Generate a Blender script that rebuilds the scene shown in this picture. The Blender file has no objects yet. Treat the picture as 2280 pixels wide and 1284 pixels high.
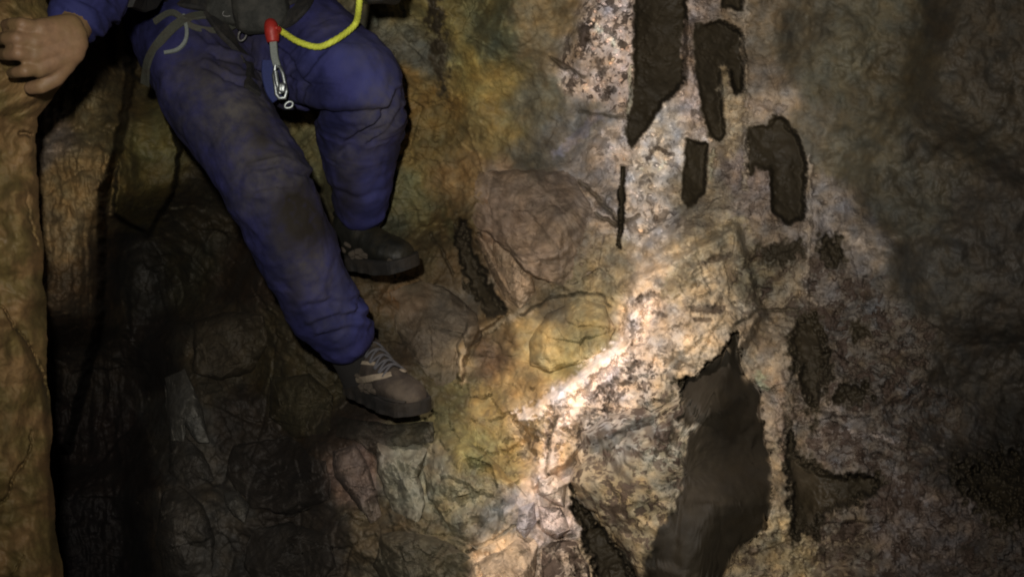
import bpy, math, random
import numpy as np
from mathutils import Vector, Matrix
from mathutils.bvhtree import BVHTree
C = bpy.context.scene
COL = C.collection
# ------------------------------------------------------------------ camera
FPX = 3000.0                       # focal length in picture pixels (picture 2280 x 1284)
PITCH = math.radians(12)
CAM = np.array([0.0, 0.0, 1.5])
FW = np.array([0, math.cos(PITCH), -math.sin(PITCH)])
UP = np.array([0, math.sin(PITCH), math.cos(PITCH)])
RT = np.array([1.0, 0, 0])
def Pn(px, py, d):
    px = np.asarray(px, float); py = np.asarray(py, float); d = np.asarray(d, float)
    a = (px-1140)/FPX*d; b = (642-py)/FPX*d
    return CAM + a[..., None]*RT + b[..., None]*UP + d[..., None]*FW
def P(px, py, d): return Vector(Pn(px, py, d))
cd = bpy.data.cameras.new('camera'); cam = bpy.data.objects.new('camera', cd); COL.objects.link(cam)
cd.sensor_width = 36; cd.lens = 36*FPX/2280; cd.clip_end = 100; cd.clip_start = .05
cam.location = CAM; cam.rotation_euler = (math.radians(90)-PITCH, 0, 0)
C.camera = cam
# ------------------------------------------------------------------ world and lamps (a dark cave: only head torches)
w = bpy.data.worlds.new("World"); C.world = w; w.use_nodes = True
w.node_tree.nodes['Background'].inputs[0].default_value = (.55, .6, .7, 1)
w.node_tree.nodes['Background'].inputs[1].default_value = .035
C.view_settings.view_transform = 'Standard'; C.view_settings.look = 'None'
C.cycles.filter_width = 2.0; C.view_settings.exposure = 0; C.view_settings.gamma = 1
def spot(name, loc, tgt, energy, size, blend, col, rad):
    l = bpy.data.lights.new(name, 'SPOT'); l.energy = energy; l.spot_size = math.radians(size)
    l.spot_blend = blend; l.color = col; l.shadow_soft_size = rad
    o = bpy.data.objects.new(name, l); COL.objects.link(o); o.location = loc
    o.rotation_euler = (Vector(tgt)-Vector(loc)).to_track_quat('-Z', 'Y').to_euler(); return o
spot('head_torch_light', P(1000, -380, 2.18), P(1275, 895, 2.92), 78, 50, 1.0, (1, .85, .75), .03)
spot('second_torch_light', P(560, 330, .25)+Vector((-.09, 0, .20)), P(1140, 430, 3.2), 262, 70, 1.0, (1, .93, .84), .03)
# ------------------------------------------------------------------ numpy noise
rs = np.random.RandomState(7)
PERM = rs.permutation(512).astype(np.int64)
G3 = rs.normal(size=(512, 3)); G3 /= np.linalg.norm(G3, axis=1)[:, None]
def perlin(p):
    i = np.floor(p).astype(np.int64); f = p-i; u = f*f*f*(f*(f*6-15)+10)
    out = 0
    for dx in (0, 1):
        for dy in (0, 1):
            for dz in (0, 1):
                h = PERM[(PERM[(PERM[(i[..., 0]+dx) & 511]+i[..., 1]+dy) & 511]+i[..., 2]+dz) & 511]
                g = G3[h]; dd = f-np.array([dx, dy, dz])
                wgt = (u[..., 0] if dx else 1-u[..., 0])*(u[..., 1] if dy else 1-u[..., 1])*(u[..., 2] if dz else 1-u[..., 2])
                out = out+wgt*(g*dd).sum(-1)
    return out*1.6
def fbm(p, o=4, lac=2.1, g=.5, ridged=False):
    a = 1; s = 0; t = 0
    for k in range(o):
        n = perlin(p+k*17.3)
        if ridged: n = 1-2*np.abs(n)
        s = s+a*n; t += a; a *= g; p = p*lac
    return s/t
def sstep(x, a, b):
    t = np.clip((x-a)/(b-a), 0, 1); return t*t*(3-2*t)
def polysdf(x, y, pts):            # negative inside
    pts = np.array(pts, float); n = len(pts)
    d = np.full(x.shape, 1e9); s = np.zeros(x.shape, bool)
    for k in range(n):
        ax, ay = pts[k]; bx, by = pts[(k+1) % n]
        ex, ey = bx-ax, by-ay; wx, wy = x-ax, y-ay
        t = np.clip((wx*ex+wy*ey)/(ex*ex+ey*ey+1e-9), 0, 1)
        d = np.minimum(d, (wx-ex*t)**2+(wy-ey*t)**2)
        c = ((ay > y) != (by > y)) & (x < (bx-ax)*(y-ay)/(by-ay+1e-12)+ax)
        s ^= c
    return np.where(s, -1, 1)*np.sqrt(d)
def linedist(x, y, pts):
    d = np.full(x.shape, 1e9)
    for (ax, ay), (bx, by) in zip(pts[:-1], pts[1:]):
        ex, ey = bx-ax, by-ay; wx, wy = x-ax, y-ay
        t = np.clip((wx*ex+wy*ey)/(ex*ex+ey*ey+1e-9), 0, 1)
        d = np.minimum(d, (wx-ex*t)**2+(wy-ey*t)**2)
    return np.sqrt(d)
def cells(x, y, size, seed, tilt, step):     # fractured plates: each cell a tilted plane
    r = np.random.RandomState(seed)
    T = r.rand(256, 5)
    cx = np.floor(x/size).astype(int); cy = np.floor(y/size).astype(int)
    best = np.full(x.shape, 1e9); h = np.zeros(x.shape); sec = np.full(x.shape, 1e9)
    for i in (-1, 0, 1):
        for j in (-1, 0, 1):
            a = cx+i; b = cy+j; k = (a*73+b*179+seed*31) & 255
            k = (k*7+PERM[k]) & 255
            sx = (a+.1+.8*T[k, 0])*size; sy = (b+.1+.8*T[k, 1])*size
            dd = (x-sx)**2+(y-sy)**2
            hh = (T[k, 2]-.5)*step+((T[k, 3]-.5)*(x-sx)+(T[k, 4]-.5)*(y-sy))/size*tilt
            m = dd < best
            sec = np.where(m, best, np.minimum(sec, dd)); h = np.where(m, hh, h); best = np.where(m, dd, best)
    edge = np.sqrt(sec)-np.sqrt(best)
    return h, edge
# ------------------------------------------------------------------ rock: colour, speckle, roughness of relief, depth
# x, y, r, g, b (surface colour), speckle 0..1, plates 0..1
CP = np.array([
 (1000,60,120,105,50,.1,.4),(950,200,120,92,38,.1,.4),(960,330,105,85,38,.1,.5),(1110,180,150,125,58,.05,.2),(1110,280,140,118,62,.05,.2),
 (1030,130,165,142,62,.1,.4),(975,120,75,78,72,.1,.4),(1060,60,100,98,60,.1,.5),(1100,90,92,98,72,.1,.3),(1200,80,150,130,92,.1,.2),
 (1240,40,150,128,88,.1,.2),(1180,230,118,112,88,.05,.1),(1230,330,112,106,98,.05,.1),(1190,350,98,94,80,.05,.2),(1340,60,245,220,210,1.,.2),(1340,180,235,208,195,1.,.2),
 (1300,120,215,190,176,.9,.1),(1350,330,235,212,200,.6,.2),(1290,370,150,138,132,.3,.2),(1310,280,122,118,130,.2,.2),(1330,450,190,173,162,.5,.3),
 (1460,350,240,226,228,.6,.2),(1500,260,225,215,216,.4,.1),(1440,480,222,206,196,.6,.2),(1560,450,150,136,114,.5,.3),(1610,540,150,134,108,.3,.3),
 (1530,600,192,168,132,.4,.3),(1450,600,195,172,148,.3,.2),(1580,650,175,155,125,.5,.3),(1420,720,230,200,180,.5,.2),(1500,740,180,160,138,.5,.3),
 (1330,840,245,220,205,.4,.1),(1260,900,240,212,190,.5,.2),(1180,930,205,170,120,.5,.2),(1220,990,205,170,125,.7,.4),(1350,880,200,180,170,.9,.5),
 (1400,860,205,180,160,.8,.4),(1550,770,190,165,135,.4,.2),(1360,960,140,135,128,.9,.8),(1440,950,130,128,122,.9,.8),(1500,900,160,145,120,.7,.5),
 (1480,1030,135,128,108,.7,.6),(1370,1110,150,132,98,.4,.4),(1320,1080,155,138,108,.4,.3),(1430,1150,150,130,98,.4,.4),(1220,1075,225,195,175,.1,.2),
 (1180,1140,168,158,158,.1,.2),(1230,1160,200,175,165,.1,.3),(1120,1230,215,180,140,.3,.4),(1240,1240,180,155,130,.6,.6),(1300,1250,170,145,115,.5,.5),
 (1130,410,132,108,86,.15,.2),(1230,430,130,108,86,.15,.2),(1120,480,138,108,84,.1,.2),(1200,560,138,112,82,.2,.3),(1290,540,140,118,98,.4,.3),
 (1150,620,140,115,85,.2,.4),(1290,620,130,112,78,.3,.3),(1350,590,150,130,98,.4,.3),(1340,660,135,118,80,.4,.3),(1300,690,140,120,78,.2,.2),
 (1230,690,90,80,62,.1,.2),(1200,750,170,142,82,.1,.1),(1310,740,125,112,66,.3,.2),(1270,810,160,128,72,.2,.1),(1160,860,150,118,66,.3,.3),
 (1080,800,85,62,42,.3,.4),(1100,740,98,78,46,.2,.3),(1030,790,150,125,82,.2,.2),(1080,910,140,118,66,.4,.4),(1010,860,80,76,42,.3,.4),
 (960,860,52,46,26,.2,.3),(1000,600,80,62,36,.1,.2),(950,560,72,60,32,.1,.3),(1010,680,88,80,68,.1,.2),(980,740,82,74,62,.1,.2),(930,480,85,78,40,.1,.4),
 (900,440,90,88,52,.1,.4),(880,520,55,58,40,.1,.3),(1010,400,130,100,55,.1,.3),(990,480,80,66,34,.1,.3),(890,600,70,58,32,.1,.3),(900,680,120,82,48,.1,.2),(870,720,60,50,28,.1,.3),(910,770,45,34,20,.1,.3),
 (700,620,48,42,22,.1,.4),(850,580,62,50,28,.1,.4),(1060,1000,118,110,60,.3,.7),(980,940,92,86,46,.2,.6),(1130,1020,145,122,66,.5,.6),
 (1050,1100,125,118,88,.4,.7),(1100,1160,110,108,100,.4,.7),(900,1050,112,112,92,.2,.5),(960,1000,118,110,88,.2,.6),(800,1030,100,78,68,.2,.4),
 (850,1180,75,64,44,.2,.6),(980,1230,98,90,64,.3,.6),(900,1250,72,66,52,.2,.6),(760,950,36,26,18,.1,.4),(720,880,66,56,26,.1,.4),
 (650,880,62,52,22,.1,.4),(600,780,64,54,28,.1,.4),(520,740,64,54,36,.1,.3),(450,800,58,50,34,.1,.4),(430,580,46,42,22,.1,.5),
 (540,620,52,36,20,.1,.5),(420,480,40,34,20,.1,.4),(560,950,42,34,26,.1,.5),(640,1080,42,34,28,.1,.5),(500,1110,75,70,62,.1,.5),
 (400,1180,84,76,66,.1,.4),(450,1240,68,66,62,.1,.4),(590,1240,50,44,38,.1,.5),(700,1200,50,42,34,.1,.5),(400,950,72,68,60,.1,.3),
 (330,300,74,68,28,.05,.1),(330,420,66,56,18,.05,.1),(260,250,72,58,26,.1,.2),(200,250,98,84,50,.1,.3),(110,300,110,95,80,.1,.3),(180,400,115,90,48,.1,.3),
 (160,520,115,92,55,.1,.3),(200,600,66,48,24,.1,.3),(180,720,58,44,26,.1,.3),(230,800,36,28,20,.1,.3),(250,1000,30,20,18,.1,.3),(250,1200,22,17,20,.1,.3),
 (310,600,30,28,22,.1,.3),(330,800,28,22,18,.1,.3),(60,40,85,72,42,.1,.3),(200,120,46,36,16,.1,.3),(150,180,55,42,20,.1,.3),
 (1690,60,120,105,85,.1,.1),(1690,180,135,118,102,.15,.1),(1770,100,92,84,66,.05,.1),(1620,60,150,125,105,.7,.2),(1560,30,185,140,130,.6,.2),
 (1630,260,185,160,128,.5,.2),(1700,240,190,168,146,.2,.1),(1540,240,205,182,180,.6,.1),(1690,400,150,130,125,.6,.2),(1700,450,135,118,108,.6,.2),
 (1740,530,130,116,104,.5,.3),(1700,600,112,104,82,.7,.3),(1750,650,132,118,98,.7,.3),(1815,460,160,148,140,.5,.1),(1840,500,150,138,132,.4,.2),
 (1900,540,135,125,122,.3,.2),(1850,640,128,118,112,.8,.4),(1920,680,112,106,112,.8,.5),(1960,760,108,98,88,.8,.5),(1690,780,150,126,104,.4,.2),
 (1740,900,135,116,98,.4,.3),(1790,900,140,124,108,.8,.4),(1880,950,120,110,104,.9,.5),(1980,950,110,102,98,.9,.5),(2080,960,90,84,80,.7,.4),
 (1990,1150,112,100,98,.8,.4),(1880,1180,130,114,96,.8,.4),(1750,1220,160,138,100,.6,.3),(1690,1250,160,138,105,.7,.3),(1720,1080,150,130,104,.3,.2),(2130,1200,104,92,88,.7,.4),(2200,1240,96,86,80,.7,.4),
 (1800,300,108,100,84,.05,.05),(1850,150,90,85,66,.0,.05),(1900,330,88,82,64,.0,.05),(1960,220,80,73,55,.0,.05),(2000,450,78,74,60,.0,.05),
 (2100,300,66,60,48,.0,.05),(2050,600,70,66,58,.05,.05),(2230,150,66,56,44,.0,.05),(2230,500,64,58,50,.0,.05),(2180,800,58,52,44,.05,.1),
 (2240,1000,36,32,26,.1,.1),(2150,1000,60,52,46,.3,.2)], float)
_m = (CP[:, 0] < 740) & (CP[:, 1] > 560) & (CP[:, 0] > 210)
CP[_m, 2:5] *= .74  # lower left colours darkened in place of lamp falloff
CP[:, 4] = np.where(CP[:, 0] > 1250, np.minimum(CP[:, 4], CP[:, 3]*.955), CP[:, 4]); CP[:, 2] = np.where(CP[:, 0] > 1250, np.minimum(CP[:, 2], CP[:, 3]*1.13), CP[:, 2])
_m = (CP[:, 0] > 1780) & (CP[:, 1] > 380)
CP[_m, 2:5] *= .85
_m = (CP[:, 0] > 1840) & (CP[:, 1] > 480)
CP[_m, 2:5] *= 1.05
DP = np.array([   # x, y, depth in metres
 (1000,0,3.4),(950,250,3.20),(900,100,3.25),(920,380,3.22),(1100,200,3.36),(1200,60,3.56),(1250,300,3.46),(1340,100,3.36),(1350,350,3.32),(1450,400,3.26),(1150,440,3.32),(1300,560,3.22),
 (1230,640,3.24),(1000,600,3.42),(900,450,3.26),(870,700,3.30),(1080,800,3.28),(1250,750,3.16),(1430,640,3.1),(1580,600,3.08),(1350,850,2.99),(1150,900,3.08),
 (1250,950,2.96),(1400,1000,2.92),(1500,900,2.93),(1550,780,3.0),(1380,1150,2.84),(1180,1150,2.8),(1100,1270,2.7),(1000,1050,2.96),(900,1000,3.06),(880,900,3.2),
 (960,1230,2.85),(800,1050,3.08),(800,1250,3.0),(700,850,3.42),(650,650,3.45),(500,800,3.65),(550,1000,3.45),(620,1200,3.2),(430,950,3.5),(420,1200,3.25),
 (450,550,3.9),(600,350,3.55),(380,350,3.5),(330,600,4.1),(280,900,4.1),(240,1200,3.9),(200,400,3.3),(150,600,3.3),(150,900,4.2),(150,200,3.5),(300,100,3.8),
 (700,0,3.5),(500,100,3.6),(0,500,3.2),(1650,300,3.2),(1650,600,3.12),(1620,100,3.26),(1720,900,3.0),(1850,600,3.1),(1850,900,2.98),(1950,800,3.0),
 (1900,1100,2.86),(1700,1200,2.78),(2100,1150,2.8),(1800,300,3.12),(1900,150,3.1),(2050,400,3.0),(2200,200,2.8),(2200,600,2.9),(2200,900,3.05),(2250,1250,2.6),
 (2700,400,2.1),(2700,1100,2.0),(-600,600,3.0),(1200,1500,2.3),(1200,-400,3.3),(500,-400,3.6),(500,1500,2.6),(2000,-400,2.7),(1900,1500,2.3)], float)
def rbf(x, y, pts, sig, soft=1.0):
    X = x.ravel(); Y = y.ravel(); out = np.zeros((X.size, pts.shape[1]-2))
    for s in range(0, X.size, 60000):
        dx = X[s:s+60000, None]-pts[None, :, 0]; dy = Y[s:s+60000, None]-pts[None, :, 1]
        d2 = dx*dx+dy*dy
        w_ = np.exp(-(d2-d2.min(1)[:, None])/(2*sig*sig))/(d2+sig*sig*.5)
        w_ /= w_.sum(1)[:, None]
        out[s:s+60000] = w_@pts[:, 2:]
    return out.reshape(x.shape+(pts.shape[1]-2,))
# hollows and turned-away faces, their shade painted in as smooth brown.  polygon, depth in metres, edge softness px
HOL = [   # polygon, depth in metres, edge softness px, extra depth gained towards its right side
 ([(1412,-120),(1412,60),(1410,180),(1395,240),(1392,290),(1405,330),(1440,290),(1475,232),(1527,185),(1530,60),(1528,-120)],.012,6,.10),
 ([(1548,55),(1600,45),(1655,70),(1657,205),(1637,205),(1622,160),(1605,165),(1606,225),(1617,300),(1600,318),(1577,300),(1560,230),(1545,120)],.012,6,.07),
 ([(1600,-100),(1655,-100),(1655,25),(1605,15)],.03,6,.03),
 ([(1527,308),(1577,320),(1570,430),(1530,465),(1517,430)],.012,5,.05),
 ([(1665,282),(1712,278),(1722,256),(1742,262),(1778,305),(1797,360),(1790,490),(1750,500),(1718,470),(1715,385),(1682,368),(1674,392),(1664,385)],.012,6,.07),
 ([(1640,730),(1652,830),(1690,870),(1702,960),(1722,1050),(1715,1130),(1700,1180),(1640,1230),(1600,1300),(1560,1450),(1440,1450),(1432,1250),(1452,1190),(1500,1130),(1517,1060),(1525,980),(1550,950),(1510,935),(1520,890),(1500,850),(1555,830),(1600,790)],.06,8,.15),
 ([(1268,1080),(1300,1120),(1350,1180),(1395,1235),(1425,1300),(1440,1420),(1350,1400),(1325,1284),(1295,1200),(1270,1130)],.09,8,.0),
 ([(1745,760),(1780,700),(1820,690),(1850,760),(1860,830),(1830,900),(1812,960),(1790,900),(1765,840)],.04,14,.03),
 ([(1757,930),(1790,1010),(1850,1045),(1960,1050),(1990,1075),(1940,1110),(1885,1135),(1840,1145),(1828,1215),(1795,1190),(1757,1225),(1752,1100),(1735,1000)],.07,12,.02),
 ([(1880,712),(1935,715),(1942,750),(1900,765)],.03,14,0),([(1818,520),(1870,525),(1890,580),(1850,602),(1822,580)],.04,14,0),
 ([(1860,850),(1930,840),(1950,880),(1900,910),(1850,900)],.03,16,0),
 ([(1382,375),(1392,370),(1390,450),(1384,558),(1370,558),(1376,450)],.05,3,0),
 ([(1020,475),(1045,500),(1060,560),(1085,610),(1105,650),(1132,690),(1120,712),(1080,705),(1040,640),(1010,560)],.07,9,0),
 ([(1095,500),(1140,515),(1165,545),(1190,580),(1175,592),(1140,560)],.05,5,0),
 ([(1690,550),(1795,525),(1790,570),(1740,600),(1690,590)],.02,18,0),
 ([(2090,1020),(2280,1000),(2330,1180),(2240,1190),(2160,1130)],.12,35,0),
 ([(940,-40),(985,-40),(990,60),(1000,150),(990,230),(965,170),(950,60)],.02,22,0)]
LEDGE = [   # raised steps
 ([(60,-300),(300,-300),(275,60),(292,170),(262,330),(228,440),(225,700),(150,1000),(60,1000)],.45,14),
 ([(292,170),(345,180),(400,330),(385,430),(330,520),(250,480),(262,330)],.18,8),
 ([(1410,620),(1640,500),(1700,700),(1640,800),(1500,900),(1300,1000),(1230,1060),(1190,1080),(1190,960),(1150,935),(1290,830),(1390,760)],.07,12),
 ([(1040,720),(1130,700),(1110,715),(1060,745),(1035,800),(1030,850),(1018,840),(1022,770)],.05,5)]
PAINT = [   # paler ribs, dark stains, and the lit ridge painted bright: line, half width px, colour, how far it stands out in metres
 ([(1418,700),(1405,752),(1330,812),(1270,862),(1205,905),(1165,930)],17,(250,228,214),.020),  # lamp-lit ridge band, its brightness painted into the rock colour
 ([(1240,920),(1232,980),(1215,1060)],20,(232,204,184),.010),([(1380,800),(1300,880),(1262,940)],16,(235,210,200),.006),  # more of the ridge's painted lamplight
 ([(1658,-100),(1658,120),(1660,300),(1662,420)],6,(175,155,130),.012),([(1799,350),(1801,450),(1798,690)],6,(165,150,135),.012),
 ([(1403,150),(1403,245)],5,(190,185,160),.012),([(1532,60),(1533,210)],9,(175,150,135),.012),([(1612,160),(1618,215)],10,(160,140,105),.014),
 ([(1665,230),(1740,245)],12,(170,150,135),.012),([(1585,330),(1582,400)],6,(160,155,130),.012),([(1700,500),(1795,500)],5,(140,125,115),.006),
 ([(1805,430),(1840,480),(1880,520),(1930,560)],12,(160,148,140),.005),([(1735,860),(1738,940),(1742,1020)],11,(135,115,98),.012),
 ([(1035,850),(1025,790),(1060,745),(1130,712),(1180,690)],8,(150,128,95),.0),([(985,470),(1010,520),(1060,620)],10,(72,66,34),.0),
 ([(1240,340),(1290,300),(1330,260)],12,(145,138,150),.0),([(1830,960),(1940,965),(2000,985)],7,(150,138,134),.008),
 *[(l_, w_, (58,46,36), -.009) for l_, w_ in (([(1430,668),(1452,655),(1482,662)],8),([(1455,702),(1482,706)],6),([(1408,718),(1412,748)],6),([(1540,688),(1597,690)],11),([(1545,712),(1582,716)],5),
  ([(1340,862),(1375,846),(1395,852)],7),([(1400,822),(1425,806)],7),([(1288,958),(1290,1000)],8),([(1312,985),(1350,960),(1405,962)],9),([(1345,1012),(1380,1040),(1398,1062)],10),([(1390,1000),(1425,1014)],8),([(1436,948),(1462,985)],12),([(1475,985),(1498,1012)],7),([(1488,938),(1506,978)],10),
  ([(1400,1082),(1432,1080)],8),([(1228,945),(1217,995)],6),([(1438,350),(1462,335),(1486,348)],6),([(1542,250),(1565,262)],9),([(1335,145),(1345,160)],11),([(1350,200),(1365,205)],8),([(1310,90),(1330,85)],6),([(1455,470),(1460,490)],6),([(1560,585),(1625,568)],8),([(1690,565),(1740,550)],14),
  ([(1755,600),(1700,645)],10),([(1880,640),(1935,662)],12),([(1790,702),(1880,690)],16),([(2000,792),(2062,805)],14),([(1930,905),(2000,890)],14),([(2080,932),(2125,952)],12),([(1960,985),(2040,1000)],7),([(2010,1190),(2060,1240)],14),([(1830,1240),(1900,1225)],14),([(2150,1220),(2190,1260)],12),([(1910,1010),(1990,1020)],6),([(2060,870),(2140,900)],10),([(1690,300),(1700,330)],6))],
 ([(1640,500),(1560,560),(1490,650)],22,(165,148,115),.0),([(1690,830),(1700,860)],10,(150,160,130),.0)]
CRACK = [
 ([(1225,130),(1260,150),(1300,170)],7,.03),
 ([(1290,405),(1320,430),(1375,490)],9,.03),([(1300,470),(1375,500),(1420,480)],8,.03),([(1160,700),(1230,662),(1330,652),(1360,680)],5,.02),
 ([(1290,250),(1340,257),(1400,262)],5,.015),([(1410,1040),(1330,980)],6,.02),([(1200,1092),(1245,1122)],5,.03),
 ([(1198,1165),(1235,1197),(1280,1190)],5,.03),([(1640,720),(1690,690),(1780,690)],5,.02),([(1240,930),(1225,980),(1218,1050),(1225,1075)],5,.02),
 ([(1040,1230),(1100,1200),(1170,1160)],6,.03),([(1065,520),(1110,600),(1150,650)],5,.03),([(960,520),(1010,610)],5,.02)]
def surface(x, y, holes=True, micro=1.0, seed=0.):
    """returns depth (m), rgb (sRGB 0..1), speck, painted shade mask for picture directions x,y"""
    q = np.stack([x/260., y/260., np.full(x.shape, seed)], -1)
    wx = x+14*fbm(q*4, 3); wy = y+14*fbm(q*4+9.1, 3)
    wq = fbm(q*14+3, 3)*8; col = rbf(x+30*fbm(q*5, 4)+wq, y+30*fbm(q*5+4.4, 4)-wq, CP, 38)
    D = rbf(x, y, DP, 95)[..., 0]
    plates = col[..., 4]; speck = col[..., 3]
    h1, e1 = cells(wx*1.0+wy*.35, wy-wx*.35, 150, 3, .10, .05)
    h2, e2 = cells(wx*1.05-wy*.3, wy+wx*.25, 52, 5, .04, .022)
    n1 = fbm(q*1.4, 4); n2 = fbm(q*6, 4); n3 = fbm(q*26, 3)
    D = D+n1*.07+plates*(h1+h2*1.7)+(.3+plates)*.028*n2+(.25+plates)*.005*n3*micro+plates*.045*np.round(fbm(q*2.2+40, 2)*3+.5*n2)/3*1.2
    D = D+plates*.014*(1-sstep(e1, 0, 9))+plates*.004*(1-sstep(e2, 0, 6))
    ly = fbm(np.stack([(x*.8+y*.6)/240., (y*.8-x*.6)/34., x*0+9], -1), 4); D = D+(.1+plates)*.022*ly+.010*fbm(q*11+13, 4)
    # pitted, corroded limestone
    pit = fbm(q*np.array([30., 34., 1.])+3.3, 3)
    pit2 = fbm(q*np.array([13., 15., 1.])+8.3, 3)
    D = D+speck*(.012*sstep(pit, .1, .45)+.022*sstep(pit2, .22, .45))
    # vertical flow streaks on the left rock, and slanted grain on the bright spur
    st = fbm(np.stack([(x+30*n1+8*n2)/24., y/170., x*0], -1), 4)
    ml = (1-sstep(x, 260, 330)); D = D+ml*.030*st
    gr = fbm(np.stack([(x*.55+y*.84)/16., (x*.84-y*.55)/110., x*0+5], -1), 3)
    mg = np.exp(-((x-1530)**2+(y-640)**2)/(2*130.**2)); D = D+mg*.012*gr
    smooth_shade = np.zeros(x.shape)  # mask of shade painted into the rock colour
    ex = 5*fbm(q*12+2, 3); 
    strt = np.where((y < 520) & (x > 1380), .55, 1.); X2 = x+(8*fbm(q*9, 3)+ex)*strt; Y2 = y+8*fbm(q*9+6, 3)-ex
    for pts, hgt, soft in LEDGE:
        a = np.array(pts); m = (x > a[:, 0].min()-60) & (x < a[:, 0].max()+60) & (y > a[:, 1].min()-60) & (y < a[:, 1].max()+60)
        if m.any():
            s = polysdf(X2[m], Y2[m], pts); D[m] -= hgt*(1-sstep(s, -soft, soft))
    if holes:
        for pts, hgt, soft, gain in HOL:
            a = np.array(pts); m = (x > a[:, 0].min()-60) & (x < a[:, 0].max()+60) & (y > a[:, 1].min()-60) & (y < a[:, 1].max()+60)
            if m.any():
                rag = fbm(q[m]*np.array([15., 11., 1.])+5, 4, g=.62)
                s = polysdf(X2[m], Y2[m], pts)-3*(strt[m] < 1)+(soft+3)*2.0*rag*strt[m]**1.6+2.5*fbm(q[m]*np.array([60., 60., 1.]), 2); k = 1-sstep(s, -soft*.8, soft*.4)
                rnd = sstep(x[m], a[:, 0].min(), a[:, 0].max())*gain/max(hgt, .001)
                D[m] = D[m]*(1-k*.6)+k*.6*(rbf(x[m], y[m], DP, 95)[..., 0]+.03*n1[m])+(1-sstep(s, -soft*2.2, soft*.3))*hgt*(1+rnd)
                smooth_shade[m] = np.maximum(smooth_shade[m], k)
        for pts, wd, hgt in CRACK:
            a = np.array(pts); m = (x > a[:, 0].min()-40) & (x < a[:, 0].max()+40) & (y > a[:, 1].min()-40) & (y < a[:, 1].max()+40)
            if m.any():
                s = linedist(X2[m], Y2[m], pts); k = 1-sstep(s, 0, wd)
                D[m] += hgt*k; smooth_shade[m] = np.maximum(smooth_shade[m], .6*k)
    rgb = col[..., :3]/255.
    for pts, wd, cc, ra in PAINT:
        a = np.array(pts); m = (x > a[:, 0].min()-60) & (x < a[:, 0].max()+60) & (y > a[:, 1].min()-60) & (y < a[:, 1].max()+60)
        if m.any():
            k = (1-sstep(linedist(wx[m], wy[m], pts)+wd*1.5*fbm(q[m]*np.array([20., 20., 1.])+2, 3)+(6*fbm(q[m]*np.array([50., 50., 1.]), 2) if wd > 5 else 0), wd*.5, wd*1.3))*(.72 if ra < 0 else 1)
            speck[m] *= 1-.8*k*(min(cc) > 190); rgb[m] = rgb[m]*(1-k[:, None]*.85)+.85*k[:, None]*np.array(cc)/255.
            D[m] -= ra*k*(1-smooth_shade[m]); smooth_shade[m] *= 1-.9*k*(ra > .011)
    lum = rgb.mean(-1, keepdims=True); rgb = lum+(rgb-lum)*.80; rgb = rgb*.86+.14*np.array([118, 104, 82])/255.*(lum+.45)
    v = 1+.28*n2+.12*n3+.20*fbm(q*3+20, 3)
    rgb = rgb*v[..., None]
    hue = fbm(q*7+31, 3)[..., None]
    rgb = rgb*(1+hue*np.array([.10, .0, -.16]))
    cl = np.array([50, 43, 30])/255.*(1+.22*n1[..., None]+.12*fbm(q*9, 3)[..., None])*(1+.08*n3[..., None])  # dark brown standing in for shade in slots and turned faces
    rgb = rgb*(1-smooth_shade[..., None])+cl*smooth_shade[..., None]
    speck = speck*(1-smooth_shade)
    return D, np.clip(rgb, .02, .97), np.clip(speck, 0, 1), smooth_shade
def mesh_grid(name, V, F, rgb=None, speck=None, smooth_shade=None, mat=None, smooth=True, parent=None, soft=None):
    me = bpy.data.meshes.new(name)
    me.vertices.add(len(V)); me.vertices.foreach_set('co', np.ascontiguousarray(V, np.float32).ravel())
    F = np.asarray(F, np.int32); nf, k = F.shape
    me.loops.add(nf*k); me.loops.foreach_set('vertex_index', F.ravel())
    me.polygons.add(nf); me.polygons.foreach_set('loop_start', np.arange(0, nf*k, k, dtype=np.int32))
    try: me.polygons.foreach_set('loop_total', np.full(nf, k, np.int32))
    except Exception: pass
    me.update(calc_edges=True); me.validate()
    me.polygons.foreach_set('use_smooth', np.full(len(me.polygons), smooth))
    if rgb is not None:
        lin = np.where(rgb <= .04045, rgb/12.92, ((rgb+.055)/1.055)**2.4)
        a = me.color_attributes.new('tint', 'FLOAT_COLOR', 'POINT')
        a.data.foreach_set('color', np.concatenate([lin, np.ones((len(V), 1))], 1).astype(np.float32).ravel())
        b = me.color_attributes.new('mask', 'FLOAT_COLOR', 'POINT')
        z = np.zeros(len(V)); s_ = z if speck is None else speck; c_ = z if smooth_shade is None else smooth_shade
        b.data.foreach_set('color', np.stack([s_, c_, z if soft is None else soft, z+1], 1).astype(np.float32).ravel())
    o = bpy.data.objects.new(name, me); COL.objects.link(o)
    if mat: me.materials.append(mat)
    if parent: o.parent = parent
    return o
def gridfaces(ny, nx, wrap=False):
    i = np.arange(ny-1)[:, None]; j = np.arange(nx if wrap else nx-1)[None, :]
    a = i*nx+j; b = i*nx+(j+1) % nx
    return np.stack([a, a+nx, b+nx, b], -1).reshape(-1, 4)
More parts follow.
